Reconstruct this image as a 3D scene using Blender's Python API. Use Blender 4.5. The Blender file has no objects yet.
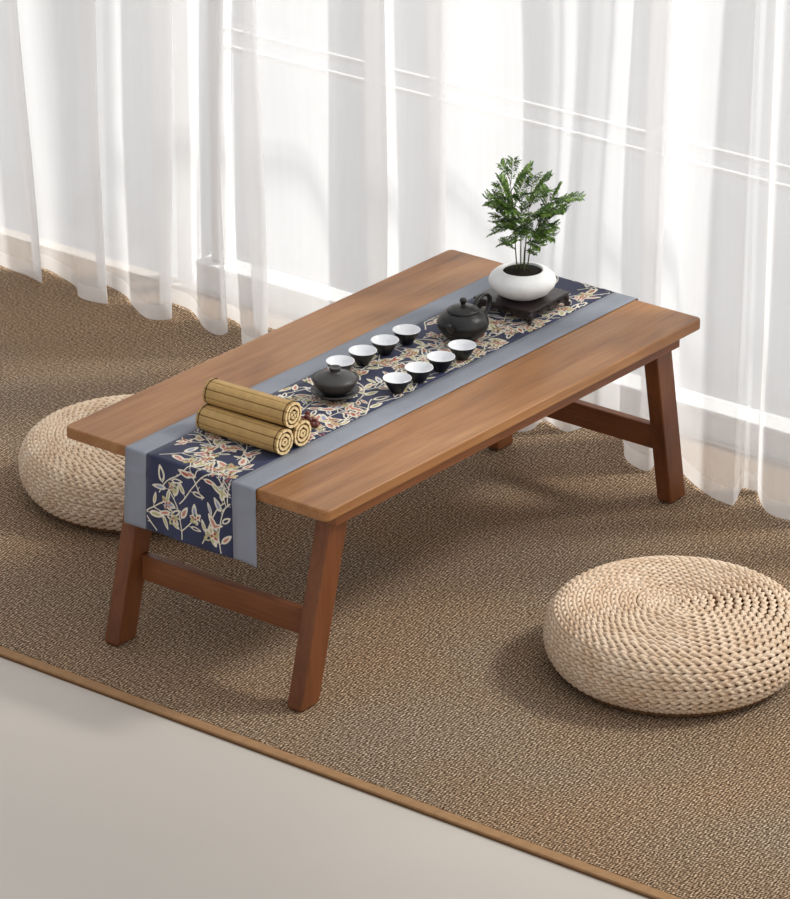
import bpy, bmesh, math, random
from mathutils import Vector, Matrix
PI = math.pi
C = bpy.context.scene.collection
random.seed(7)

# ------------------------------------------------------------------ helpers
def lin(c, a=1.0):
    o = []
    for v in c:
        v /= 255.0
        o.append(v / 12.92 if v <= 0.04045 else ((v + 0.055) / 1.055) ** 2.4)
    return (o[0], o[1], o[2], a)

class MB:
    """collects vertices and faces, then becomes one mesh object"""
    def __init__(s): s.v = []; s.f = []; s.m = []
    def add(s, vs, fs, mi=0):
        b = len(s.v); s.v += [tuple(v) for v in vs]
        s.f += [tuple(b + i for i in f) for f in fs]; s.m += [mi] * len(fs)
    def box(s, lo, hi, mi=0, M=None):
        vs = [Vector((x, y, z)) for x in (lo[0], hi[0]) for y in (lo[1], hi[1]) for z in (lo[2], hi[2])]
        if M: vs = [M @ v for v in vs]
        s.add(vs, [(0, 1, 3, 2), (4, 6, 7, 5), (0, 4, 5, 1), (2, 3, 7, 6), (0, 2, 6, 4), (1, 5, 7, 3)], mi)
    def lathe(s, prof, n=48, mi=0, c=(0, 0, 0), closed=False):
        vs = []; fs = []
        k = len(prof)
        for i in range(n):
            a = 2 * PI * i / n
            for r, z in prof: vs.append((c[0] + r * math.cos(a), c[1] + r * math.sin(a), c[2] + z))
        for i in range(n):
            j = (i + 1) % n
            for q in range(k - 1):
                fs.append((i * k + q, j * k + q, j * k + q + 1, i * k + q + 1))
        s.add(vs, fs, mi)
    def tube(s, pts, r, n=8, mi=0, cap=True, flat=1.0):
        pts = [Vector(p) for p in pts]; vs = []; fs = []
        rr = r if isinstance(r, (list, tuple)) else [r] * len(pts)
        up = Vector((0, 0, 1)); prev = None
        for i, p in enumerate(pts):
            t = (pts[min(i + 1, len(pts) - 1)] - pts[max(i - 1, 0)]).normalized()
            if prev is None:
                u = up if abs(t.dot(up)) < .9 else Vector((1, 0, 0))
                a = t.cross(u).normalized()
            else:
                a = (prev - t * prev.dot(t)).normalized()
            prev = a; b = t.cross(a)
            for k in range(n):
                w = 2 * PI * k / n
                vs.append(p + (a * math.cos(w) + b * math.sin(w) * flat) * rr[i])
        for i in range(len(pts) - 1):
            for k in range(n):
                q = (k + 1) % n
                fs.append((i * n + k, i * n + q, (i + 1) * n + q, (i + 1) * n + k))
        if cap:
            fs.append(tuple(range(n - 1, -1, -1))); e = (len(pts) - 1) * n
            fs.append(tuple(e + k for k in range(n)))
        s.add(vs, fs, mi)
    def build(s, name, mats, parent=None, smooth=False, bevel=0, seg=2, fix=True, sub=0):
        me = bpy.data.meshes.new(name); me.from_pydata(s.v, [], s.f)
        for m in (mats if isinstance(mats, (list, tuple)) else [mats]): me.materials.append(m)
        me.polygons.foreach_set('material_index', s.m)
        if fix:
            bm = bmesh.new(); bm.from_mesh(me)
            bmesh.ops.recalc_face_normals(bm, faces=bm.faces); bm.to_mesh(me); bm.free()
        if smooth: me.polygons.foreach_set('use_smooth', [True] * len(me.polygons))
        o = bpy.data.objects.new(name, me); C.objects.link(o)
        if parent: o.parent = parent
        if bevel:
            b = o.modifiers.new('bevel', 'BEVEL'); b.width = bevel; b.segments = seg
            b.limit_method = 'ANGLE'; b.angle_limit = math.radians(35)
        if sub:
            b = o.modifiers.new('sub', 'SUBSURF'); b.levels = sub; b.render_levels = sub
        return o

def tag(o, label=None, cat=None, group=None, kind=None):
    if label: o['label'] = label
    if cat: o['category'] = cat
    if group: o['group'] = group
    if kind: o['kind'] = kind
    return o
def thing(name, loc, rz=0, **k):
    o = bpy.data.objects.new(name, None); C.objects.link(o); o.empty_display_size = .05
    o.location = loc; o.rotation_euler = (0, 0, rz); return tag(o, **k)
def copy_tree(o, parent=None):
    c = o.copy(); C.objects.link(c)
    if parent: c.parent = parent
    for ch in [x for x in bpy.data.objects if x.parent == o]: copy_tree(ch, c)
    return c
def crom(P, n):
    """Catmull-Rom through tuples, n samples a span"""
    out = []
    for i in range(len(P) - 1):
        p0 = P[max(i - 1, 0)]; p1 = P[i]; p2 = P[i + 1]; p3 = P[min(i + 2, len(P) - 1)]
        for k in range(n):
            t = k / n
            out.append(tuple(.5 * (2 * b + (c - a) * t + (2 * a - 5 * b + 4 * c - d) * t * t + (3 * b - a - 3 * c + d) * t ** 3)
                             for a, b, c, d in zip(p0, p1, p2, p3)))
    out.append(tuple(P[-1])); return out

# ------------------------------------------------------------------ materials
def new_mat(name):
    m = bpy.data.materials.new(name); m.use_nodes = True
    nt = m.node_tree; return m, nt, nt.nodes['Principled BSDF']
def node(nt, t, **k):
    n = nt.nodes.new(t)
    for a, v in k.items():
        if a.startswith('_'): n.inputs[a[1:].replace('_', ' ')].default_value = v
        else: setattr(n, a, v)
    return n
def plain(name, c, rough=.5, spec=.5, noise=0.06, scale=30, bump=0, bscale=200, sheen=0, coat=0):
    m, nt, b = new_mat(name); L = nt.links
    tc = node(nt, 'ShaderNodeTexCoord')
    nz = node(nt, 'ShaderNodeTexNoise', _Scale=scale, _Detail=4.0)
    L.new(tc.outputs['Object'], nz.inputs['Vector'])
    cr = node(nt, 'ShaderNodeValToRGB'); col = lin(c)
    cr.color_ramp.elements[0].color = tuple(v * (1 - noise) for v in col[:3]) + (1,)
    cr.color_ramp.elements[1].color = tuple(min(1, v * (1 + noise)) for v in col[:3]) + (1,)
    cr.color_ramp.elements[0].position = .3; cr.color_ramp.elements[1].position = .7
    L.new(nz.outputs['Fac'], cr.inputs['Fac']); L.new(cr.outputs['Color'], b.inputs['Base Color'])
    b.inputs['Roughness'].default_value = rough; b.inputs['Specular IOR Level'].default_value = spec
    b.inputs['Sheen Weight'].default_value = sheen; b.inputs['Coat Weight'].default_value = coat
    if bump:
        n2 = node(nt, 'ShaderNodeTexNoise', _Scale=bscale, _Detail=3.0)
        L.new(tc.outputs['Object'], n2.inputs['Vector'])
        bp = node(nt, 'ShaderNodeBump', _Strength=bump, _Distance=.001)
        L.new(n2.outputs['Fac'], bp.inputs['Height']); L.new(bp.outputs['Normal'], b.inputs['Normal'])
    return m

def wood(name, dark, mid, light, axis=0, rough=.42, blotch=True):
    m, nt, b = new_mat(name); L = nt.links
    tc = node(nt, 'ShaderNodeTexCoord')
    mp = node(nt, 'ShaderNodeMapping'); sc = [22, 22, 22]; sc[axis] = 1.3
    mp.inputs['Scale'].default_value = sc
    L.new(tc.outputs['Object'], mp.inputs['Vector'])
    n1 = node(nt, 'ShaderNodeTexNoise', _Scale=1.6, _Detail=8.0, _Roughness=.6, _Distortion=.6)
    L.new(mp.outputs['Vector'], n1.inputs['Vector'])
    mp2 = node(nt, 'ShaderNodeMapping'); s2 = [3.6, 3.6, 3.6]; s2[axis] = 1.1; mp2.inputs['Scale'].default_value = s2
    L.new(tc.outputs['Object'], mp2.inputs['Vector'])
    n2 = node(nt, 'ShaderNodeTexNoise', _Scale=1.7, _Detail=3.0, _Distortion=1.2)
    L.new(mp2.outputs['Vector'], n2.inputs['Vector'])
    mx = node(nt, 'ShaderNodeMix'); mx.data_type = 'FLOAT'
    mx.inputs[0].default_value = .62
    L.new(n1.outputs['Fac'], mx.inputs[2]); L.new(n2.outputs['Fac'], mx.inputs[3])
    cr = node(nt, 'ShaderNodeValToRGB'); e = cr.color_ramp.elements
    e[0].position = .3; e[0].color = lin(dark); e[1].position = .68; e[1].color = lin(light)
    q = e.new(.47); q.color = lin(mid)
    L.new(mx.outputs[0], cr.inputs['Fac'])
    # fine pores
    mp3 = node(nt, 'ShaderNodeMapping'); s3 = [260, 260, 260]; s3[axis] = 9; mp3.inputs['Scale'].default_value = s3
    L.new(tc.outputs['Object'], mp3.inputs['Vector'])
    n3 = node(nt, 'ShaderNodeTexNoise', _Scale=1.0, _Detail=2.0); L.new(mp3.outputs['Vector'], n3.inputs['Vector'])
    c3 = node(nt, 'ShaderNodeValToRGB'); c3.color_ramp.elements[0].position = .35; c3.color_ramp.elements[1].position = .6
    c3.color_ramp.elements[0].color = (.84, .82, .80, 1); c3.color_ramp.elements[1].color = (1, 1, 1, 1)
    L.new(n3.outputs['Fac'], c3.inputs['Fac'])
    mm = node(nt, 'ShaderNodeMix'); mm.data_type = 'RGBA'; mm.blend_type = 'MULTIPLY'; mm.inputs[0].default_value = 1
    L.new(cr.outputs['Color'], mm.inputs[6]); L.new(c3.outputs['Color'], mm.inputs[7])
    L.new(mm.outputs[2], b.inputs['Base Color'])
    b.inputs['Roughness'].default_value = rough; b.inputs['Specular IOR Level'].default_value = .35
    bp = node(nt, 'ShaderNodeBump', _Strength=.15, _Distance=.0006)
    L.new(n3.outputs['Fac'], bp.inputs['Height']); L.new(bp.outputs['Normal'], b.inputs['Normal'])
    return m

def woven_rug(name, pitch=.0078):
    m, nt, b = new_mat(name); L = nt.links
    tc = node(nt, 'ShaderNodeTexCoord')
    wob = node(nt, 'ShaderNodeTexNoise', _Scale=60.0, _Detail=2.0)
    L.new(tc.outputs['Object'], wob.inputs['Vector'])
    vm = node(nt, 'ShaderNodeVectorMath', operation='SCALE'); vm.inputs['Scale'].default_value = .008
    L.new(wob.outputs['Color'], vm.inputs[0])
    rt = node(nt, 'ShaderNodeVectorRotate', rotation_type='Z_AXIS'); rt.inputs['Angle'].default_value = .62
    va = node(nt, 'ShaderNodeVectorMath', operation='ADD')
    L.new(tc.outputs['Object'], va.inputs[0]); L.new(vm.outputs[0], va.inputs[1])
    sp = node(nt, 'ShaderNodeSeparateXYZ'); L.new(va.outputs[0], rt.inputs['Vector']); L.new(rt.outputs[0], sp.inputs[0])
    def math_(op, a, bb=None):
        n = node(nt, 'ShaderNodeMath', operation=op)
        for i, v in enumerate((a, bb)):
            if v is None: continue
            if isinstance(v, (int, float)): n.inputs[i].default_value = v
            else: L.new(v, n.inputs[i])
        return n.outputs[0]
    k = 2 * PI / pitch
    sx = math_('SINE', math_('MULTIPLY', sp.outputs[0], k))
    sy = math_('SINE', math_('MULTIPLY', sp.outputs[1], k * .9))
    w = math_('MULTIPLY', sx, sy)                                  # over-under chequer of the weave
    d = math_('SINE', math_('MULTIPLY', math_('ADD', sp.outputs[0], math_('MULTIPLY', sp.outputs[1], .45)), k * .55))
    h = math_('ADD', math_('MULTIPLY', w, .34), math_('MULTIPLY', d, .05))
    n2 = node(nt, 'ShaderNodeTexNoise', _Scale=210.0, _Detail=3.0); L.new(tc.outputs['Object'], n2.inputs['Vector'])
    h2 = math_('ADD', math_('ADD', h, .5), math_('MULTIPLY', math_('SUBTRACT', n2.outputs['Fac'], .5), 1.7))
    cr = node(nt, 'ShaderNodeValToRGB'); e = cr.color_ramp.elements
    e[0].position = .12; e[0].color = lin((52, 38, 28)); e[1].position = .92; e[1].color = lin((216, 196, 170))
    q = e.new(.38); q.color = lin((106, 87, 68)); q = e.new(.65); q.color = lin((148, 125, 102))
    L.new(h2, cr.inputs['Fac'])
    n3 = node(nt, 'ShaderNodeTexNoise', _Scale=2.2, _Detail=2.0); L.new(tc.outputs['Object'], n3.inputs['Vector'])
    c3 = node(nt, 'ShaderNodeValToRGB'); c3.color_ramp.elements[0].color = (1, .92, .83, 1); c3.color_ramp.elements[1].color = (.93, .96, .98, 1)
    c3.color_ramp.elements[0].position = .35; c3.color_ramp.elements[1].position = .65
    L.new(n3.outputs['Fac'], c3.inputs['Fac'])
    mm = node(nt, 'ShaderNodeMix'); mm.data_type = 'RGBA'; mm.blend_type = 'MULTIPLY'; mm.inputs[0].default_value = 1
    L.new(cr.outputs['Color'], mm.inputs[6]); L.new(c3.outputs['Color'], mm.inputs[7])
    L.new(mm.outputs[2], b.inputs['Base Color'])
    b.inputs['Roughness'].default_value = .85; b.inputs['Specular IOR Level'].default_value = .15
    bp = node(nt, 'ShaderNodeBump', _Strength=.6, _Distance=.0015)
    L.new(h2, bp.inputs['Height']); L.new(bp.outputs['Normal'], b.inputs['Normal'])
    return m

def straw(name):
    m, nt, b = new_mat(name); L = nt.links
    tc = node(nt, 'ShaderNodeTexCoord')
    n1 = node(nt, 'ShaderNodeTexNoise', _Scale=28.0, _Detail=3.0); L.new(tc.outputs['Object'], n1.inputs['Vector'])
    n2 = node(nt, 'ShaderNodeTexNoise', _Scale=420.0, _Detail=2.0); L.new(tc.outputs['Object'], n2.inputs['Vector'])
    mx = node(nt, 'ShaderNodeMix'); mx.data_type = 'FLOAT'; mx.inputs[0].default_value = .4
    L.new(n1.outputs['Fac'], mx.inputs[2]); L.new(n2.outputs['Fac'], mx.inputs[3])
    cr = node(nt, 'ShaderNodeValToRGB'); e = cr.color_ramp.elements
    e[0].position = .3; e[0].color = lin((202, 172, 140)); e[1].position = .68; e[1].color = lin((230, 210, 186))
    L.new(mx.outputs[0], cr.inputs['Fac']); L.new(cr.outputs['Color'], b.inputs['Base Color'])
    b.inputs['Roughness'].default_value = .6; b.inputs['Specular IOR Level'].default_value = .3
    bp = node(nt, 'ShaderNodeBump', _Strength=.35, _Distance=.0006)
    L.new(n2.outputs['Fac'], bp.inputs['Height']); L.new(bp.outputs['Normal'], b.inputs['Normal'])
    return m

def sheer(name, col, alpha, trans=.5):
    """thin voile: part of the light goes straight through, the rest is scattered on both sides"""
    m = bpy.data.materials.new(name); m.use_nodes = True; nt = m.node_tree; L = nt.links
    nt.nodes.clear()
    out = node(nt, 'ShaderNodeOutputMaterial')
    d = node(nt, 'ShaderNodeBsdfDiffuse'); t = node(nt, 'ShaderNodeBsdfTranslucent'); tp = node(nt, 'ShaderNodeBsdfTransparent')
    d.inputs['Color'].default_value = lin(col); t.inputs['Color'].default_value = lin(col)
    m1 = node(nt, 'ShaderNodeMixShader'); m1.inputs[0].default_value = trans
    L.new(d.outputs[0], m1.inputs[1]); L.new(t.outputs[0], m1.inputs[2])
    tc = node(nt, 'ShaderNodeTexCoord'); mp = node(nt, 'ShaderNodeMapping'); mp.inputs['Scale'].default_value = (9, 9, .7)
    L.new(tc.outputs['Object'], mp.inputs['Vector'])
    nz = node(nt, 'ShaderNodeTexNoise', _Scale=2.0, _Detail=3.0); L.new(mp.outputs['Vector'], nz.inputs['Vector'])
    mr = node(nt, 'ShaderNodeMapRange'); mr.inputs['From Min'].default_value = .3; mr.inputs['From Max'].default_value = .7
    mr.inputs['To Min'].default_value = alpha - .03; mr.inputs['To Max'].default_value = alpha + .03
    L.new(nz.outputs['Fac'], mr.inputs['Value'])
    m2 = node(nt, 'ShaderNodeMixShader'); L.new(mr.outputs[0], m2.inputs[0])
    L.new(tp.outputs[0], m2.inputs[1]); L.new(m1.outputs[0], m2.inputs[2]); L.new(m2.outputs[0], out.inputs['Surface'])
    return m

def glass_mat(name):
    m = bpy.data.materials.new(name); m.use_nodes = True; nt = m.node_tree; L = nt.links; nt.nodes.clear()
    out = node(nt, 'ShaderNodeOutputMaterial'); g = node(nt, 'ShaderNodeBsdfGlossy', _Roughness=.03)
    tp = node(nt, 'ShaderNodeBsdfTransparent'); tp.inputs['Color'].default_value = (.97, .98, .98, 1)
    mx = node(nt, 'ShaderNodeMixShader'); mx.inputs[0].default_value = .05
    L.new(tp.outputs[0], mx.inputs[1]); L.new(g.outputs[0], mx.inputs[2])
    L.new(mx.outputs[0], out.inputs['Surface']); return m

M = {}
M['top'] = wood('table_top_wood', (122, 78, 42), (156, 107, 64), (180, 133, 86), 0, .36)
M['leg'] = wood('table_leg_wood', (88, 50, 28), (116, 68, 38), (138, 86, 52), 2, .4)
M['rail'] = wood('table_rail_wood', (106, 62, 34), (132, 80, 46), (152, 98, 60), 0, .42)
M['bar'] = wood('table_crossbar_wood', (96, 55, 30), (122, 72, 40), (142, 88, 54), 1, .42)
M['rug'] = woven_rug('sisal_weave')
M['binding'] = plain('rug_binding_cloth', (160, 124, 88), .8, .2, .1, 60, .3, 500)
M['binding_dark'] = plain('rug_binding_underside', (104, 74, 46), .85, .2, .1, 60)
M['straw'] = straw('braided_straw')
M['straw_core'] = plain('straw_core', (120, 88, 58), .9, .1, .25, 60)
M['floor'] = plain('pale_floor_tile', (199, 191, 181), .55, .3, .02, 1.5)
M['wall'] = plain('painted_wall', (236, 232, 228), .9, .2, .02, 3)
M['frame'] = plain('white_painted_frame', (226, 226, 226), .5, .4, .01, 5)
M['glass'] = glass_mat('window_glass')
M['sheer'] = sheer('white_voile', (243, 242, 242), .60, .5)
M['hem'] = sheer('white_voile_doubled', (243, 242, 242), .74)
M['navy'] = plain('navy_cloth', (47, 51, 78), .7, .3, .25, 14, .25, 900, sheen=.1)
M['greyblue'] = plain('greyblue_cloth', (134, 138, 148), .65, .35, .05, 20, .25, 900, sheen=.1)
M['seam'] = plain('seam_dark', (46, 46, 60), .8, .2, .1)
M['cream'] = plain('print_cream', (224, 216, 198), .7, .3, .1, 90)
M['pink'] = plain('print_pink', (196, 132, 118), .7, .3, .15, 90)
M['red'] = plain('print_red', (170, 92, 78), .7, .3, .15, 90)
M['olive'] = plain('print_olive', (186, 180, 134), .7, .3, .15, 90)
M['paleblue'] = plain('print_pale_blue', (150, 160, 186), .7, .3, .15, 90)
M['black_clay'] = plain('black_clay', (23, 21, 20), .36, .5, .12, 60, .08, 400)
M['grey_clay'] = plain('charcoal_clay', (56, 54, 53), .42, .5, .1, 60, .08, 400)
M['black_glaze'] = plain('black_glaze', (20, 20, 22), .3, .5, .1, 60)
M['white_glaze'] = plain('white_glaze', (240, 241, 243), .2, .5, .01, 20)
M['white_pot'] = plain('white_stone_pot', (236, 236, 234), .45, .4, .05, 40, .1, 300)
M['soil'] = plain('dark_soil', (34, 30, 24), .95, .1, .5, 300, 1, 400)
M['darkwood'] = plain('dark_rosewood', (34, 22, 20), .28, .5, .3, 50)
M['bamboo'] = plain('bamboo_slip', (184, 150, 94), .5, .4, .1, 60)
M['bamboo_end'] = plain('bamboo_end_grain', (234, 208, 158), .7, .3, .12, 300)
M['cord'] = plain('brown_cord', (62, 38, 26), .8, .2, .2, 200)
M['bead'] = plain('red_brown_bead', (96, 38, 28), .3, .5, .3, 90)
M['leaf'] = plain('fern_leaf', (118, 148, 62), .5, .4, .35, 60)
M['leaf2'] = plain('fern_leaf_dark', (74, 106, 42), .5, .4, .35, 60)  # darker leaf tone, given to pinnae at random
M['stem'] = plain('fern_stem', (74, 84, 44), .6, .3, .2, 60)
M['balcony'] = plain('pale_balcony_floor', (150, 151, 154), .8, .2, .02, 2)

# ------------------------------------------------------------------ setting
L_, W_, H_ = 1.148, .606, .383
WX = 1.42
XR = -.182                                    # front edge of the rug
RUGZ = .0
f = MB(); f.box((-6.5, -5.5, -.12), (WX + .03, 4.2, -.008)); tag(f.build('floor', M['floor']), kind='structure')
f = MB(); f.box((1.4505, -5.5, -.14), (7.5, 7.5, -.03))
tag(f.build('floor_balcony', M['balcony']), kind='structure')
f = MB(); f.box((WX, 2.9, -.008), (WX + .16, 4.2, 2.62)); tag(f.build('wall_left', M['wall']), kind='structure')
f = MB(); f.box((WX, -5.5, 2.62), (WX + .16, 4.2, 5.0)); tag(f.build('wall_above_window', M['wall']), kind='structure')  # unseen upper wall, carried extra high to block sun from the front floor
# baseboard on the solid wall
f = MB(); f.box((WX - .014, 2.9, -.008), (WX - .0005, 4.2, .07)); tag(f.build('baseboard_left', M['frame'], bevel=.004), kind='structure')
# window: sill plinth, stiles, mid rail, panes
win = thing('window_1', (WX + .05, 0, 0), kind='structure')
def wbox(name, lo, hi, mat='frame', bev=.004):
    b = MB(); b.box((lo[0] - WX - .05, lo[1], lo[2]), (hi[0] - WX - .05, hi[1], hi[2]))
    return b.build(name, M[mat], win, bevel=bev)
wbox('bottom_rail', (WX + .01, -5.5, -.008), (WX + .064, 1.52, .045))
wbox('sill_ledge', (WX + .004, -5.5, .046), (WX + .07, 1.52, .058), bev=.003)
wbox('mid_rail', (WX + .03, -5.5, .551), (WX + .042, 1.448, .562), bev=.003)
wbox('mid_rail', (WX + .03, -5.5, .591), (WX + .042, 1.448, .601), bev=.003)
wbox('top_rail', (WX + .02, -5.5, 2.55), (WX + .1, 2.9, 2.62))
for y, zz in ((2.86, -.008), (1.57, -.008), (1.47, .0585), (-1.6, .0585), (-3.2, .0585), (-4.8, .0585)):
    wbox('stile', (WX + .03, y - .022, zz), (WX + .065, y + .022, 2.55))
for ya, yb, za, zb in ((-5.5, 1.447, .0585, .5505), (-5.5, 1.447, .5645, .5895), (-5.5, 1.447, .6015, 2.549), (1.4925, 1.547, .0585, 2.549), (1.5925, 2.837, -.007, 2.549)):  # last pane added in place of solid wall, so light reaches the curtain
    g = MB(); g.box((-.001, ya, za), (.004, yb, zb)); g.build('pane', M['glass'], win)

# ------------------------------------------------------------------ rug
rug = thing('woven_rug', (0, 0, RUGZ), label='large brown woven sisal rug with tan bound edge under the low table', cat='rug')
f = MB(); f.box((XR + .022, -1.6, -.0075), (1.40, 3.3, 0.0)); f.build('weave', M['rug'], rug)
f = MB()
f.box((XR, -1.6, -.0052), (XR + .0215, 3.3, .0), 0); f.box((XR - .002, -1.6, -.0078), (XR + .021, 3.3, -.0053), 1)
f.build('edge_binding', [M['binding'], M['binding_dark']], rug, bevel=.0015)

# ------------------------------------------------------------------ curtain
HEM = [(1.31,4.1),(1.2,4.02),(1.3,3.9),(1.21,3.78),(1.32,3.7),(1.2,3.55),(1.31,3.42),(1.22,3.3),(1.3,3.18),(1.2,3.05),
 (1.3,2.92),(1.2,2.8),(1.31,2.66),(1.21,2.55),(1.3,2.42),(1.22,2.3),(1.3,2.2),(1.25,2.1),
 (1.26,2.009),(1.24,1.905),(1.235,1.842),(1.222,1.786),(1.27,1.855),(1.29,1.84),(1.275,1.78),(1.25,1.712),(1.208,1.663),(1.21,1.605),
 (1.225,1.597),(1.3,1.692),(1.28,1.596),(1.245,1.544),(1.205,1.464),(1.24,1.426),(1.3,1.512),(1.3,1.426),(1.24,1.335),(1.225,1.285),
 (1.255,1.281),(1.31,1.344),(1.3,1.285),(1.205,1.197),(1.2,1.141),(1.26,1.175),(1.32,1.26),(1.32,1.136),(1.27,1.014),(1.2,.926),
 (1.19,.822),(1.26,.859),(1.33,.954),(1.31,.872),(1.2,.76),(1.2,.674),(1.29,.725),(1.34,.802),(1.33,.664),(1.25,.541),(1.2,.486),
 (1.22,.456),(1.28,.462),(1.26,.397),(1.3,.381),(1.34,.367),(1.3,.285),(1.22,.219),(1.2,.152),(1.27,.183),(1.34,.269),(1.32,.186),
 (1.24,.1),(1.18,.0),(1.165,-.064),(1.18,-.068),(1.24,-.042),(1.25,-.047),(1.25,-.082),(1.26,-.065),(1.185,-.135),(1.175,-.19),
 (1.2,-.26),(1.3,-.2),(1.31,-.32),(1.21,-.42),(1.2,-.5),(1.3,-.46),(1.32,-.6),(1.2,-.72),(1.3,-.85),(1.2,-.98),(1.32,-1.1),(1.2,-1.25),
 (1.3,-1.4),(1.2,-1.55),(1.31,-1.7),(1.2,-1.85),(1.3,-2.0),(1.2,-2.15),(1.3,-2.3),(1.2,-2.5),(1.3,-2.7),(1.2,-2.9)]
ctn = thing('sheer_curtain', (1.25, 0, 0), label='white sheer voile curtain hanging in soft folds before the window', cat='curtain')
base = crom(HEM, 5)
zs = [.004, .038, .1, .18, .28, .4, .55, .72, .95, 1.3, 1.7, 2.1, 2.5]
rng = random.Random(3); ph = [rng.uniform(0, 6.28) for _ in range(6)]
def curtain_pt(i, z):
    x, y = base[i]; t = min(1, z / 2.5)
    # the folds stay put but tighten towards the heading, with a slow sway
    sway = .016 * math.sin(y * 5.1 + z * 1.6 + ph[0]) + .009 * math.sin(y * 13 + z * 2.7 + ph[1])
    k = 1 - .45 * t
    xx = 1.265 + (x - 1.265) * k + .010 * math.sin(y * 21 + z * 3.1 + ph[2]) * min(1, z / .4)
    yy = y + sway * min(1, z / .8)
    lean = max(0, min(1, (y - 1.45) / .35)) * max(0, 1 - max(0, y - 2.2))
    yy += lean * .09 * min(z, .9)
    return (xx - 1.25, yy, z)
def curtain_band(name, z_list, mat):
    b = MB(); n = len(base); vs = []; fs = []
    for z in z_list:
        for i in range(n): vs.append(curtain_pt(i, z))
    for r in range(len(z_list) - 1):
        for i in range(n - 1): fs.append((r * n + i, r * n + i + 1, (r + 1) * n + i + 1, (r + 1) * n + i))
    b.add(vs, fs); return b.build(name, mat, ctn, smooth=True, fix=False)
fabric_zs = []
for a, b_ in zip(zs[1:-1], zs[2:]): fabric_zs += [a, (a + b_) / 2]
fabric_zs.append(zs[-1])
curtain_band('voile', fabric_zs, M['sheer'])
curtain_band('hem', [.004, .02, .038], M['hem'])

# ------------------------------------------------------------------ table
tbl = thing('low_folding_table', (0, 0, .0006), label='low rectangular brown wooden tea table with splayed legs on the rug', cat='table')
T = .022
b = MB(); vs = []; r = .013; n = 8
for cx, cy, a0 in ((L_ - r, r, -90), (L_ - r, W_ - r, 0), (r, W_ - r, 90), (r, r, 180)):
    for k in range(n + 1):
        a = math.radians(a0 + 90 * k / n); vs.append((cx + r * math.cos(a), cy + r * math.sin(a)))
N = len(vs)
b.add([(x, y, H_ - T) for x, y in vs] + [(x, y, H_) for x, y in vs],
      [tuple(range(N - 1, -1, -1)), tuple(N + i for i in range(N))] + [(i, (i + 1) % N, N + (i + 1) % N, N + i) for i in range(N)])
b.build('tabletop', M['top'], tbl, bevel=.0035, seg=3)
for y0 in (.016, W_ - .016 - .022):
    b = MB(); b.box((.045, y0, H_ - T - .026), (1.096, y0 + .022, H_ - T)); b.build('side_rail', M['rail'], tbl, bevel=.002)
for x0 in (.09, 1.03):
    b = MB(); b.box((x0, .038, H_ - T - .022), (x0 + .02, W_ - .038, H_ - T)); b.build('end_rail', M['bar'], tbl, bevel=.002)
def leg(xb, xt, y0, y1, w=.052):
    zt = H_ - T - .002
    b = MB(); q = []
    for y in (y0, y1):
        q += [(xb, y, 0), (xb + w, y, 0), (xt + w, y, zt), (xt, y, zt)]
    b.add(q, [(0, 1, 2, 3), (7, 6, 5, 4), (0, 4, 5, 1), (1, 5, 6, 2), (2, 6, 7, 3), (3, 7, 4, 0)])
    bm = bmesh.new(); me = bpy.data.meshes.new('leg'); me.from_pydata(b.v, [], b.f); bm.from_mesh(me)
    foot = [e for e in bm.edges if e.verts[0].co.z < .001 and e.verts[1].co.z < .001]
    bmesh.ops.bevel(bm, geom=foot, offset=.007, segments=3, profile=.5, affect='EDGES')
    bmesh.ops.recalc_face_normals(bm, faces=bm.faces); bm.to_mesh(me); bm.free()
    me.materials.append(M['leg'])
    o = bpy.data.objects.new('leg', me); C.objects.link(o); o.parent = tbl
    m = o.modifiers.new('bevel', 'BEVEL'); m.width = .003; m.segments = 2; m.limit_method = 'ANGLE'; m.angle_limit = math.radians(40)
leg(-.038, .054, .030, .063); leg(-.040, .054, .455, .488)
leg(1.100, 1.030, .028, .061); leg(1.100, 1.030, .445, .478)
for xc in (.040, 1.098):
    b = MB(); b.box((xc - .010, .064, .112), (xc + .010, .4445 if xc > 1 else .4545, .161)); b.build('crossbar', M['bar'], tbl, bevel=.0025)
# ------------------------------------------------------------------ table runner
Y0, Y1, BW = .155, .455, .054
Rb = .005; DROP = .1465; ZT = H_ + .0020
S0 = DROP - Rb; arc = Rb * PI / 2; XL = L_ + .006
def runner_map(s, v, off=0):
    """s runs from the hanging front hem over the top to the far hem; v across"""
    x0 = -.0035 - .001
    w = .0018 * math.sin(v * 34 + 1.0) + .001 * math.sin(v * 71)
    if s < S0:
        k = 1 - s / S0
        pinch = .0014 * math.exp(-((S0 - s - .035) / .006) ** 2)
        return (x0 - off - .003 * k + w * k - pinch, v + .004 * k * (v - .3) / .15 - .0005, ZT - Rb - (S0 - s))
    s2 = s - S0
    if s2 < arc:
        a = s2 / Rb
        return (x0 + Rb - (Rb + off) * math.cos(a), v, ZT - Rb + (Rb + off) * math.sin(a))
    s3 = s2 - arc; xf = x0 + Rb + s3
    if xf < XL - Rb: return (xf, v, ZT + off + .0002 * math.sin(xf * 40 + v * 22))
    s4 = xf - (XL - Rb)
    if s4 < arc:
        a = s4 / Rb; return (XL - Rb + (Rb + off) * math.sin(a), v, ZT - Rb + (Rb + off) * math.cos(a))
    return (XL + off, v, ZT - Rb - (s4 - arc))
SMAX = S0 + arc + (XL - Rb - (-.0045 + Rb)) + arc + .09
run = thing('table_runner', (0, 0, 0), label='navy floral table runner with grey blue borders draped along the table', cat='table runner')
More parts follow.
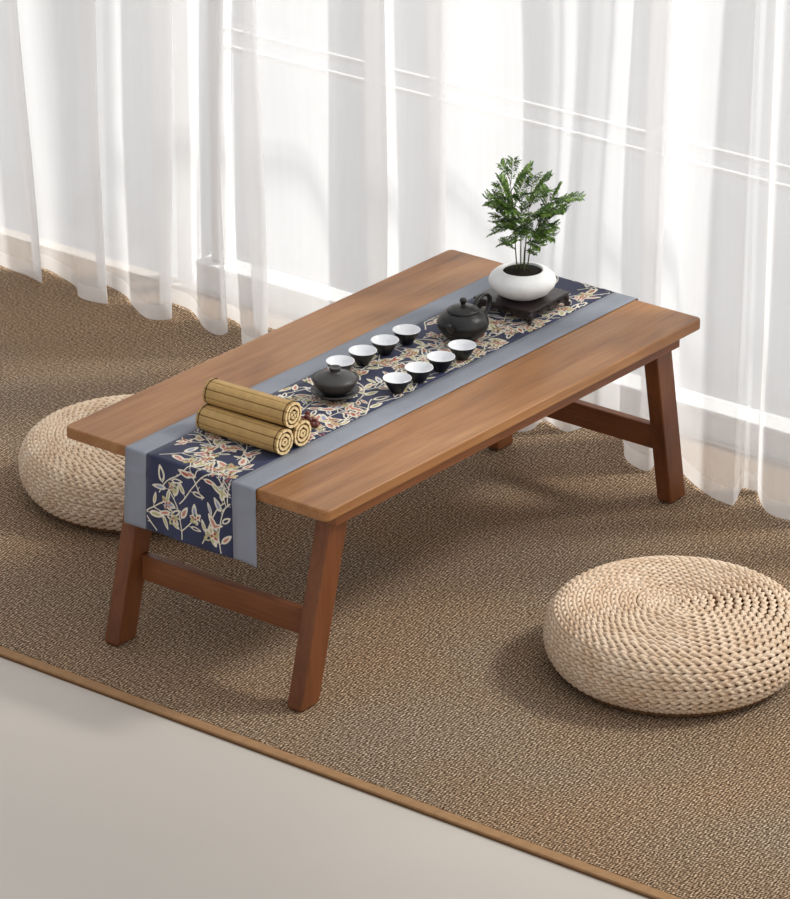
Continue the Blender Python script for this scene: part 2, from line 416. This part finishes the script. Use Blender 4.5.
def runner_strip(name, v0, v1, nv, mat, extra=None, off=0):
    ss = [S0 * i / 24 for i in range(25)] + [S0 + arc * i / 6 for i in range(1, 7)]
    se = S0 + arc + (XL - Rb - (-.0045 + Rb)); ss += [S0 + arc + (se - S0 - arc) * i / 60 for i in range(1, 61)]
    ss += [se + arc * i / 6 for i in range(1, 7)] + [se + arc + .09 * i / 6 for i in range(1, 7)]
    vv = [v0 + (v1 - v0) * i / nv for i in range(nv + 1)]
    b = MB(); vs = []; fs = []
    for s in ss:
        for v in vv: vs.append(runner_map(s, v, off))
    k = nv + 1
    for i in range(len(ss) - 1):
        for j in range(nv): fs.append((i * k + j, i * k + j + 1, (i + 1) * k + j + 1, (i + 1) * k + j))
    b.add(vs, fs)
    if extra: extra(b)
    o = b.build(name, mat, run, fix=False)
    m = o.modifiers.new('thick', 'SOLIDIFY'); m.thickness = .0007; m.offset = -1 if False else 0
    for i, p in enumerate(o.data.polygons): p.use_smooth = True
    return o
IY0, IY1 = Y0 + BW, Y1 - .049
runner_strip('border', Y0, IY0, 4, M['greyblue']); runner_strip('border', IY1, Y1, 4, M['greyblue'])
runner_strip('center_panel', IY0, IY1, 12, M['navy'])
# printed pattern of the centre panel: vines, outlined leaves, blossoms
pr = random.Random(21); pat = MB()
def inpan(s, v, m=.001): return IY0 + m < v < IY1 - m and .002 < s < SMAX - .002
def ribbon(pts, w, mi, off=.0007):
    q = []
    pts = [p for p in pts]
    for i, (s, v) in enumerate(pts):
        a = pts[max(i - 1, 0)]; c = pts[min(i + 1, len(pts) - 1)]
        ds, dv = c[0] - a[0], c[1] - a[1]; l = math.hypot(ds, dv) or 1
        q.append(((s - dv / l * w, v + ds / l * w), (s + dv / l * w, v - ds / l * w)))
    for i in range(len(q) - 1):
        pp = [q[i][0], q[i][1], q[i + 1][1], q[i + 1][0]]
        if all(inpan(*p) for p in pp): pat.add([runner_map(p[0], p[1], off) for p in pp], [(0, 1, 2, 3)], mi)
def blob(s, v, ang, ln, wd, mi, off, kind=0):
    n = 14; P = []
    for k in range(n):
        a = 2 * PI * k / n
        if kind == 0:                                   # leaf: pointed at both ends
            u = .5 * (1 - math.cos(a)); h = math.sin(a); t = (u, math.copysign(abs(h) ** 1.3, h) * .5 * (1.15 - .5 * u))
        else:                                           # petal: rounded, with a notch
            rr = .5 * (1 + .18 * math.sin(a * 5)); t = (.5 + rr * math.cos(a), rr * math.sin(a))
        lx, lv = t[0] * ln, t[1] * wd
        P.append((s + lx * math.cos(ang) - lv * math.sin(ang), v + lx * math.sin(ang) + lv * math.cos(ang)))
    if not all(inpan(*p) for p in P): return False
    sl = [p[0] for p in P]
    for e in (S0, S0 + arc):
        if min(sl) < e < max(sl): return False
    cs = sum(sl) / n; cv = sum(p[1] for p in P) / n
    pat.add([runner_map(cs, cv, off)] + [runner_map(p[0], p[1], off) for p in P], [(0, 1 + k, 1 + (k + 1) % n) for k in range(n)], mi)
    return True
def leaf(s, v, ang, ln):
    ln *= 1.3; wd = ln * pr.uniform(.32, .5)
    if blob(s, v, ang, ln, wd, 0, .0008):
        c = pr.choice([1, 1, 3, 3, 4, 5, 2])
        blob(s + .17 * ln * math.cos(ang), v + .17 * ln * math.sin(ang), ang, ln * .58, wd * .46, c, .0011)
def blossom(s, v, r):
    k = pr.choice([5, 6]); a0 = pr.uniform(0, 6)
    for i in range(k):
        a = a0 + 2 * PI * i / k
        blob(s, v, a + pr.uniform(-.3, .3), r * pr.uniform(.8, 1.25), r * .8, pr.choice([0, 3, 0]), .0008 + .00004 * i)
        blob(s + .3 * r * math.cos(a), v + .3 * r * math.sin(a), a, r * .5, r * .32, pr.choice([1, 3, 5, 2]), .00115 + .00004 * i)
    blob(s - r * .16, v, 0, r * .34, r * .34, 2, .0015, 1)
def vine(s, v, ang, ln, depth=0):
    pts = [(s, v)]; st = .004; bend = pr.uniform(-14, 14); side = pr.choice([-1, 1]); acc = 0
    k = int(ln / st)
    for i in range(k):
        ang += bend * st + .03 * math.sin(i * .5)
        if i % 14 == 13: bend = pr.uniform(-16, 16)
        s += st * math.cos(ang); v += st * math.sin(ang); 
        if not inpan(s, v, .004): bend = -bend; ang += .35 * (1 if v < .3 else -1) * math.copysign(1, math.cos(ang))
        pts.append((s, v)); acc += st
        if acc > .017:
            acc = 0; side = -side; la = ang + side * pr.uniform(.6, 1.1)
            l0 = .006; q = [(s, v), (s + l0 * math.cos(la), v + l0 * math.sin(la))]
            ribbon(q, .0006, 0); leaf(q[1][0], q[1][1], la, pr.uniform(.017, .028))
            if depth == 0 and pr.random() < .22: vine(s, v, ang - side * .9, pr.uniform(.04, .07), 1)
    ribbon(pts, .0011, 0)
    if depth or pr.random() < .35: blossom(s, v, .014)
s = .004
while s < SMAX - .03:
    for v in (IY0 + .02, .27, .32, IY1 - .02):
        vine(s + pr.uniform(-.01, .02), v + pr.uniform(-.012, .012), pr.uniform(-.9, .9), pr.uniform(.08, .13))
    blossom(s + pr.uniform(0, .06), pr.uniform(IY0 + .03, IY1 - .03), pr.uniform(.012, .018))
    s += .07
pt = pat.build('floral_print', [M['cream'], M['pink'], M['red'], M['olive'], M['paleblue'], M['navy']], run, fix=False)

# ------------------------------------------------------------------ poufs
def braid_row(b, r, z, nr, nz, row, mi=0, direction=1, stag=0.):
    """one coil of three-strand braid around the axis; (nr,nz) is the outward normal"""
    A = row * .29; B = row * .19; rad = row * .215
    per = max(2, round(2 * PI * r / (.056 if r > .06 else .040)))
    S = per * 14 if r > .03 else per * 10
    tr, tz = -nz, nr
    for k in range(3):
        vs = []; nn = 5
        for i in range(S):
            th = 2 * PI * i / S; ph_ = per * th * direction + 2 * PI * k / 3 + stag
            la = A * math.sin(ph_); no = B * math.sin(2 * ph_)
            R = r + nr * no + tr * la; Z = z + nz * no + tz * la
            for q in range(nn):
                w = 2 * PI * q / nn
                dn = math.cos(w) * rad * .95; dl = math.sin(w) * rad * 1.15
                RR = R + nr * dn + tr * dl; ZZ = Z + nz * dn + tz * dl
                vs.append((RR * math.cos(th), RR * math.sin(th), ZZ))
        fs = []
        for i in range(S):
            j = (i + 1) % S
            for q in range(nn):
                p = (q + 1) % nn; fs.append((i * nn + q, i * nn + p, j * nn + p, j * nn + q))
        b.add(vs, fs, mi)
def make_pouf(loc, rz, label, R=.236):
    o = thing('straw_floor_cushion', loc, rz, label=label, cat='floor cushion', group='round braided straw floor cushions')
    row = .0152
    # outline of the cushion, from the foot up around the belly to the centre of the top
    P = [(R * .8, .006), (R * .9, .014), (R * .975, .036), (R, .062), (R * .985, .087), (R * .93, .108), (R * .84, .120), (R * .7, .1255), (R * .4, .1265), (0.004, .1250)]
    c = crom(P, 30); acc = 0; last = c[0]; rows = [(c[0], c[1])]
    for i in range(1, len(c)):
        acc += math.hypot(c[i][0] - last[0], c[i][1] - last[1]); last = c[i]
        if acc >= row: acc -= row; rows.append((c[i], c[min(i + 1, len(c) - 1)] if i + 1 < len(c) else c[i]))
    side = MB(); top = MB()
    for idx, (p, q) in enumerate(rows):
        i = min(range(len(c)), key=lambda t: (c[t][0] - p[0]) ** 2 + (c[t][1] - p[1]) ** 2)
        a_ = c[max(i - 1, 0)]; b_ = c[min(i + 1, len(c) - 1)]
        dr, dz = b_[0] - a_[0], b_[1] - a_[1]; l = math.hypot(dr, dz)
        nr, nz = dz / l, -dr / l
        if p[0] < .004: continue
        tgt = side if p[0] > R * .86 or p[1] < .06 else top
        braid_row(tgt, p[0] - nr * row * .35, p[1] - nz * row * .35, nr, nz, row, 0, 1 if idx % 2 else 1, idx * .8)
    k = MB(); k.lathe([(.001, .112)] + [(max(.002, r_ - .007), z_ - (.008 if r_ < R * .9 else .002)) for r_, z_ in reversed(c)] + [(.001, .004)], 48)
    top.build('woven_top', M['straw'], o, smooth=True, fix=False)
    side.build('woven_side', M['straw'], o, smooth=True, fix=False)
    k.build('inner_core', M['straw_core'], o, smooth=True)
    return o
p1 = make_pouf((.519, -.378, 0), .4, 'round braided straw floor cushion alone on the rug at right')
p2 = copy_tree(p1); p1.scale = (1, 1, 1.07); p2.scale = (1, 1, 1.05); p2.location = (.508, .877, 0); p2.rotation_euler = (0, 0, 2.1)
p2['label'] = 'round braided straw floor cushion half hidden behind the table at left'

# ------------------------------------------------------------------ bamboo scrolls
ZR = ZT + .0014
def make_scroll(loc, rot, label, roll=0):
    o = thing('bamboo_scroll', loc, rot, label=label, cat='bamboo mat', group='rolled bamboo mats in a stack of three')
    Ls = .187; n_out = 9; slats = MB()
    a = roll; r = .0232; t = .0046; first = True; ring = 0
    turns = [(.0244, 9), (.0170, 6), (.0092, 4)]
    for ri, (r, n) in enumerate(turns):
        w = 2 * r * math.sin(PI / n)
        for k in range(n):
            a = roll + ri * .5 + 2 * PI * (k + .5) / n
            ra = r * math.cos(PI / n) - t * .5 + (.0006 if k % 2 else 0)
            Mx = Matrix.Rotation(a, 4, 'Y') @ Matrix.Translation((ra, 0, 0))
            h = w * .5 - .0013
            # slat with rounded outside, its two ends a paler end grain
            prof = [(-t * .5, -h), (t * .3, -h), (t * .55, -h * .6), (t * .62, 0), (t * .55, h * .6), (t * .3, h), (-t * .5, h)]
            vs = [Mx @ Vector((x, y, z)) for y in (-Ls / 2, Ls / 2) for x, z in prof]; m = len(prof)
            slats.add(vs, [(i, (i + 1) % m, m + (i + 1) % m, m + i) for i in range(m)], 0)
            slats.add(vs, [tuple(range(m)), tuple(m + i for i in range(m))], 1)
        for e_, yy in enumerate((-Ls / 2 + .006, Ls / 2 - .006)):
            if ri: continue
            pts = []
            for q in range(n * 4 + 1):
                ang = roll + 2 * PI * q / (n * 4)
                dd = (ang - roll) % (2 * PI / n) - PI / n
                rr = min((r * math.cos(PI / n) + .0008) / math.cos(dd), r)
                pts.append((math.cos(ang) * rr, yy, -math.sin(ang) * rr))
            cd = MB(); cd.tube(pts, .0009, 5, 0, cap=False); cd.build('binding_cord', M['cord'], o, smooth=True)
    inner = MB(); inner.tube([(0, -Ls / 2 + .006, 0), (0, Ls / 2 - .006, 0)], .0204, 18)
    slats.build('slats', [M['bamboo'], M['bamboo_end']], o, bevel=0)
    inner.build('inner_lining', M['cord'], o, smooth=False)
    return o
s1 = make_scroll((.141, .301, ZR + .0244), (0), 'rolled bamboo mat at front of the bottom row, nearest the runner end', .2)
s2 = copy_tree(s1); s2.location = (.1915, .301, ZR + .0244); s2['label'] = 'rolled bamboo mat behind in the bottom row, nearest the lidded bowl'
s3 = copy_tree(s1); s3.location = (.1655, .303, ZR + .0244 + .0420); s3['label'] = 'rolled bamboo mat lying on top of the two others'
for ch in s2, s3: pass
s3.rotation_euler = (0, 0, .03)
# beads beside the scrolls
t = thing('beaded_bracelet', (.268, .262, ZR), label='dark red brown beaded bracelet bundled behind the rolled bamboo mats', cat='bracelet')
for i in range(13):
    a = 2 * PI * i / 13; bd = MB()
    rr = .0052; x = .017 * math.cos(a); y = .021 * math.sin(a); z = rr + (.005 + .006 * math.sin(a * 2 + 1) if i % 2 else .0)
    bd.lathe([(max(1e-5, rr * math.sin(PI * k / 8)), -rr * math.cos(PI * k / 8)) for k in range(9)], 12, 0, (x, y, z))
    bd.build('bead', M['bead'], t, smooth=True)
bd = MB(); bd.tube([(.017 * math.cos(2 * PI * i / 26), .021 * math.sin(2 * PI * i / 26), .006) for i in range(27)], .0012, 5, cap=False)
bd.build('cord', M['cord'], t, smooth=True)
for (x, y, z) in ((.004, -.004, .0155), (-.008, .006, .0165), (.010, .007, .0168)):
    bd = MB(); bd.lathe([(max(1e-5, .0056 * math.sin(PI * k / 8)), -.0056 * math.cos(PI * k / 8)) for k in range(9)], 12, 0, (x, y, z - .006))
    bd.build('bead', M['bead'], t, smooth=True)

# ------------------------------------------------------------------ tea cups
def make_cup(loc, label):
    o = thing('tea_cup', loc, label=label, cat='tea cup', group='small black tea cups with white insides')
    b = MB(); b.lathe([(.0001, .0022), (.0095, .0022), (.0100, 0), (.0118, 0), (.0124, .0028), (.0160, .0078), (.0222, .0180), (.0263, .0262), (.0267, .0270)], 40)
    b.build('outer_shell', M['black_glaze'], o, smooth=True)
    b = MB(); b.lathe([(.0267, .0270), (.0265, .0278), (.0256, .0276), (.0210, .0182), (.0145, .0085), (.008, .0052), (.0001, .005)], 40)
    b.build('inner_glaze', M['white_glaze'], o, smooth=True); return o
cup = None
CUPS = [((.690, .362), 'fourth from the lidded bowl, nearest the teapot, in the rear row'), ((.624, .362), 'third from the lidded bowl in the rear row'),
        ((.558, .3625), 'second from the lidded bowl in the rear row'), ((.492, .363), 'closest to and half behind the lidded bowl in the rear row'),
        ((.693, .2335), 'in front of the teapot, last of the front row'), ((.624, .2305), 'second from the teapot in the front row'),
        ((.557, .230), 'third from the teapot in the front row'), ((.492, .230), 'closest to the lidded bowl in the front row')]
for i, ((x, y), w) in enumerate(CUPS):
    lab = 'black tea cup, ' + w
    if i == 0: cup = make_cup((x, y, ZR), lab); c = cup
    else: c = copy_tree(cup); c.location = (x, y, ZR); c['label'] = lab
    c.rotation_euler = (0, 0, i * .7)

# ------------------------------------------------------------------ gaiwan (lidded bowl on saucer)
g = thing('lidded_tea_bowl', (.4015, .303, ZR), label='charcoal lidded tea bowl standing on its saucer beside the bamboo mats', cat='tea bowl')
b = MB(); b.lathe([(.0001, .002), (.018, .002), (.019, 0), (.021, 0), (.022, .004), (.034, .008), (.0435, .0135), (.045, .0155), (.0437, .0162), (.033, .0108), (.02, .0072), (.0001, .0068)], 56)
b.build('saucer', M['grey_clay'], g, smooth=True)
b = MB(); b.lathe([(.0001, .0075), (.019, .0075), (.0195, .010), (.021, .0115), (.030, .0165), (.0375, .0255), (.0405, .0330), (.0440, .0385), (.0432, .0392), (.0385, .0345), (.03, .022), (.0001, .013)], 56)
b.build('bowl', M['grey_clay'], g, smooth=True)
b = MB(); b.lathe([(.0405, .0352), (.0412, .0372), (.0385, .0398), (.0300, .0446), (.018, .0486), (.010, .0502), (.0092, .0525), (.0104, .0565), (.0116, .0582), (.0112, .0594), (.0088, .0584), (.0001, .0568)], 56)
b.build('lid', M['grey_clay'], g, smooth=True)

# ------------------------------------------------------------------ teapot
TPS = (1.05, 1.05, .93)
tp = thing('black_teapot', (.7765, .2945, ZR), label='round black clay teapot with knob lid between cups and plant', cat='teapot')
b = MB(); pr_ = [(.0001, .0015), (.022, .0015), (.0235, 0), (.0255, 0), (.028, .0035), (.036, .010), (.0432, .0195), (.0468, .031), (.0458, .0405), (.041, .0495), (.0345, .0555), (.0300, .0580), (.0290, .0592), (.0275, .0580), (.0001, .0560)]
b.lathe(pr_, 64); b.build('body', M['black_clay'], tp, smooth=True)
b = MB(); b.lathe([(.0292, .0596), (.0296, .0612), (.0270, .0640), (.0190, .0685), (.0090, .0710), (.0048, .0716), (.0040, .0735), (.0052, .0770), (.0066, .0810), (.0062, .0846), (.0038, .0868), (.0001, .0874)], 56)
b.build('lid', M['black_clay'], tp, smooth=True)
b = MB()
sp = crom([(-.036, 0, .030), (-.047, .0, .036), (-.054, .0, .043), (-.059, .0, .050)], 5)
sp = [Matrix.Rotation(.2, 3, 'Z') @ Vector(p) for p in sp]
b.tube(sp, [.0095 - .0055 * i / (len(sp) - 1) for i in range(len(sp))], 14); b.build('spout', M['black_clay'], tp, smooth=True)
b = MB()
hp = crom([(.035, 0, .050), (.052, 0, .064), (.078, 0, .066), (.095, 0, .051), (.090, 0, .030), (.070, 0, .018), (.043, 0, .019)], 6)
hp = [Matrix.Rotation(.12, 3, 'Z') @ Vector(p) for p in hp]
b.tube(hp, .0052, 12, flat=.8); b.build('handle', M['black_clay'], tp, smooth=True)
tp.scale = TPS

# ------------------------------------------------------------------ carved stand
SX, SY, SS, SH = .9685, .2985, .134, .0290
st = thing('carved_wooden_stand', (SX, SY, ZR), .02, label='small dark carved wooden stand with curled feet under the bonsai pot', cat='stand')
h = SS / 2
b = MB(); b.box((-h, -h, SH - .0052), (h, h, SH)); b.build('stand_top', M['darkwood'], st, bevel=.0018)
b = MB()
for i in range(4):
    Mx = Matrix.Rotation(i * PI / 2, 4, 'Z')
    # apron with a scalloped lower edge
    n = 24; vs = []; fs = []
    for k in range(n + 1):
        x = -h + .01 + (2 * h - .02) * k / n; u = 2 * k / n - 1
        zb = SH - .0065 - .0085 - .007 * (abs(u) ** 3) - .0022 * math.cos(u * PI * 4)
        for y in (-h + .004, -h + .010):
            vs += [Mx @ Vector((x, y, zb)), Mx @ Vector((x, y, SH - .005))]
    for k in range(n):
        q = 4 * k
        fs += [(q, q + 4, q + 5, q + 1), (q + 2, q + 3, q + 7, q + 6), (q, q + 2, q + 6, q + 4)]
    b.add(vs, fs)
    for u in (-.5, 0, .5):
        pts = [Mx @ Vector((u * h + .006 * math.cos(a_ / 5) * (1 - a_ / 50), -h + .0032, SH - .0105 + .0028 * math.sin(a_ / 5))) for a_ in range(0, 34, 3)]
        b.tube(pts, .0009, 6)
b.build('apron', M['darkwood'], st)
for i in range(4):
    Mx = Matrix.Rotation(i * PI / 2 + PI / 4, 4, 'Z'); d = h * 1.36
    pts = crom([(d - .010, 0, SH - .006), (d - .004, 0, SH - .012), (d - .005, 0, .010), (d - .004, 0, .0045), (d + .001, 0, .0042), (d + .002, 0, .0085)], 4)
    b = MB(); b.tube([Mx @ Vector(p) for p in pts], [.0066 - .0032 * k / (len(pts) - 1) for k in range(len(pts))], 10)
    b.build('foot', M['darkwood'], st, smooth=True)

# ------------------------------------------------------------------ potted fern
pt0 = Vector((SX - .004, SY - .004, ZR + SH + .0006))
pl = thing('potted_fern', pt0, label='small feathery green fern in a low round white pot', cat='potted plant')
PS = 1.035
b = MB(); b.lathe([(r_ * PS, z_) for r_, z_ in [(.0001, .0012), (.030, .0012), (.032, 0), (.036, .0012), (.050, .0095), (.0605, .0225), (.0632, .0310), (.0600, .0400), (.0510, .0480), (.0410, .0525), (.0388, .0530), (.0370, .0518), (.0366, .0485), (.0366, .042)]], 64)
b.build('pot', M['white_pot'], pl, smooth=True)
b = MB(); b.lathe([(.0378, .0480), (.030, .0490), (.018, .0508), (.008, .0518), (.0001, .052)], 40); b.build('soil', M['soil'], pl, smooth=True)
rv = Vector((.614, -.789, 0)); dv = Vector((.789, .614, 0)); up = Vector((0, 0, 1))
fr = random.Random(5)
def P3(px, py, d=0):
    # metres: sideways, height above pot base, depth
    return rv * px + up * (py if py < .06 else .06 + (py - .06) * 1.06) + dv * d
stems = MB(); fol = MB()
def leaflet(p, d, ln, w, mi):
    nrm = d.cross(Vector((fr.uniform(-.4, .4), fr.uniform(-.4, .4), 1))).normalized()
    ln *= 1.3; w *= 1.75
    q = [p, p + d * ln * .35 + nrm * w, p + d * ln + up * (-.0008), p + d * ln * .35 - nrm * w]
    fol.add(q, [(0, 1, 2, 3)], mi)
def frond(p0, p1, wmax):
    """one flat feathery frond from p0 to p1 with pinnae carrying tiny leaflets"""
    p0 = Vector(p0); p1 = Vector(p1); ax = p1 - p0; ln = ax.length; sag = up * ln * .12
    pts = [p0 + ax * t + sag * math.sin(PI * t) for t in [i / 10 for i in range(11)]]
    stems.tube(pts, [.0009 - .0006 * i / 10 for i in range(11)], 5)
    sd = ax.cross(up).normalized(); tilt = fr.uniform(-.5, .5)
    sd = (sd * math.cos(tilt) + up * math.sin(tilt)).normalized()
    n = max(6, int(ln / .0052))
    for i in range(1, n + 1):
        t = .12 + .88 * i / n; k = t * 10; j = min(9, int(k)); p = pts[j].lerp(pts[j + 1], k - j)
        wl = wmax * math.sin(PI * min(1, .22 + .78 * (1 - t) ** .8)) * fr.uniform(.8, 1.15) + .003
        for s_ in (-1, 1):
            d = (sd * s_ + ax.normalized() * fr.uniform(.55, .9) + up * fr.uniform(-.15, .25)).normalized()
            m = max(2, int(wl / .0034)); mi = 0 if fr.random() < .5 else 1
            for q in range(m):
                c = p + d * wl * (q + .3) / m
                for s2 in (-1, 1):
                    dd = (d + ax.normalized() * s2 * .7 + up * fr.uniform(-.3, .3)).normalized()
                    leaflet(c, dd, .0062 * (1 - .35 * q / m), .0011, mi)
            leaflet(p + d * wl, d, .0065, .0011, mi)
base_s = [(-.010, .0), (-.003, .004), (.003, -.003), (.009, .003), (.002, .006)]
tops = [(-.028, .232, -.01), (-.004, .185, .01), (.014, .205, -.005), (.052, .178, .005), (.030, .150, -.012)]
curves = []
for (bx_, bd), (tx, ty, td) in zip(base_s, tops):
    c = crom([tuple(P3(bx_, .048, bd)), tuple(P3(bx_ * 1.2 + tx * .08, .095, bd)), tuple(P3(bx_ + (tx - bx_) * .45, .05 + (ty - .05) * .62, (bd + td) / 2)), tuple(P3(tx, ty, td))], 8)
    curves.append(c); stems.tube(c, [.0015 - .001 * i / (len(c) - 1) for i in range(len(c))], 6)
FR = [(0, .95, -.043, .247, 0, .010), (0, .9, -.020, .256, .0, .010), (0, .85, .012, .246, -.01, .010), (0, .75, -.046, .221, .01, .013), (0, .68, .004, .215, .02, .015),
      (0, .6, -.056, .190, -.02, .016), (1, .85, -.066, .178, .005, .017), (1, .75, -.060, .165, .02, .016), (0, .5, -.045, .205, .03, .014),
      (2, .95, .018, .222, .01, .014), (2, .9, .048, .226, .0, .012), (3, .95, .066, .203, .0, .012), (3, .98, .082, .180, .005, .013), (3, .95, .108, .186, -.005, .012),
      (3, .85, .075, .170, -.02, .016), (2, .8, .040, .195, .02, .017), (1, .95, .008, .200, -.02, .017), (1, .9, -.02, .188, .0, .018), (4, .98, .070, .150, .01, .016),
      (4, .9, .058, .135, -.01, .015), (1, .7, -.052, .142, -.01, .015), (1, .6, -.046, .128, .01, .013), (2, .7, .020, .165, -.03, .017), (2, .6, .028, .140, .03, .015),
      (0, .45, -.030, .155, -.03, .016), (3, .6, .050, .155, .02, .015), (4, .7, .036, .122, .0, .012), (1, .42, -.040, .096, .01, .010), (0, .3, -.034, .102, -.01, .009), (4, .42, .034, .098, 0, .010), (2, .3, .022, .084, -.01, .008),
      (3, .4, .04, .108, .015, .010), (0, .55, .02, .175, .03, .016), (2, .5, -.02, .128, -.02, .014), (3, .8, .05, .188, .025, .015), (1, .8, -.035, .172, -.025, .016), (4, .8, .0, .150, -.03, .016),
      (1, .65, -.056, .112, .02, .014), (4, .7, .055, .118, -.02, .014), (1, .7, -.01, .118, -.03, .015), (2, .6, .015, .122, -.03, .015), (3, .5, .055, .135, -.02, .016), (0, .5, -.05, .150, .02, .016), (2, .7, .045, .165, -.02, .017), (0, .6, -.012, .160, -.03, .017), (3, .7, .078, .160, .01, .014), (1, .75, -.03, .145, -.03, .016), (2, .4, .03, .10, -.02, .012), (4, .6, -.005, .13, .03, .015)]
for ci, t, x, y, d, w in FR:
    c = curves[ci]; k = t * (len(c) - 1); j = int(k); p = Vector(c[j]).lerp(Vector(c[min(j + 1, len(c) - 1)]), k - j)
    frond(p, P3(x, y + .004, d), w)
stems.build('stem', M['stem'], pl, smooth=True, fix=False)
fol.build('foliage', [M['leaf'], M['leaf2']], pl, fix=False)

# ------------------------------------------------------------------ camera
az, pit, roll, fpx = 0.6610988, 0.40939149, 0.0023009, 4209.6543
fwd = Vector((math.cos(pit) * math.cos(az), math.cos(pit) * math.sin(az), -math.sin(pit)))
rgt = fwd.cross(Vector((0, 0, 1))).normalized(); upv = rgt.cross(fwd)
rgt, upv = rgt * math.cos(roll) + upv * math.sin(roll), -rgt * math.sin(roll) + upv * math.cos(roll)
cam = bpy.data.cameras.new('camera'); co = bpy.data.objects.new('camera', cam); C.objects.link(co)
mw = Matrix((rgt, upv, -fwd)).transposed().to_4x4(); mw.translation = (-5.118214, -4.129262, 3.353828)
co.matrix_world = mw
cam.sensor_fit = 'HORIZONTAL'; cam.sensor_width = 36; cam.lens = fpx * 36 / 790; cam.clip_end = 60; cam.clip_start = .1
bpy.context.scene.camera = co

# ------------------------------------------------------------------ light
sun = bpy.data.lights.new('sun', 'SUN'); so = bpy.data.objects.new('sun', sun); C.objects.link(so)
sun.energy = 6.4; sun.angle = math.radians(11); sun.color = (1.0, .965, .92)
so.rotation_euler = Vector((.70, -.66, 1.0)).to_track_quat('Z', 'Y').to_euler()
wd = bpy.data.worlds.new('world'); bpy.context.scene.world = wd; wd.use_nodes = True
nt = wd.node_tree; bg = nt.nodes['Background']
tc = node(nt, 'ShaderNodeTexCoord'); sp_ = node(nt, 'ShaderNodeSeparateXYZ'); nt.links.new(tc.outputs['Generated'], sp_.inputs[0])
mr = node(nt, 'ShaderNodeMapRange'); mr.inputs['From Min'].default_value = -.6; mr.inputs['From Max'].default_value = .6
dt = node(nt, 'ShaderNodeVectorMath', operation='DOT_PRODUCT'); dt.inputs[1].default_value = (.8, -.6, .15)
nt.links.new(tc.outputs['Generated'], dt.inputs[0]); nt.links.new(dt.outputs['Value'], mr.inputs['Value'])
cr = node(nt, 'ShaderNodeValToRGB'); cr.color_ramp.elements[0].color = (.42, .42, .44, 1); cr.color_ramp.elements[1].color = (1, 1, 1, 1)
nt.links.new(mr.outputs[0], cr.inputs['Fac']); nt.links.new(cr.outputs['Color'], bg.inputs['Color'])
bg.inputs['Strength'].default_value = 1.17
sc = bpy.context.scene
sc.view_settings.view_transform = 'Standard'; sc.view_settings.look = 'None'; sc.view_settings.exposure = 0
sc.cycles.transparent_max_bounces = 24; sc.cycles.max_bounces = 10
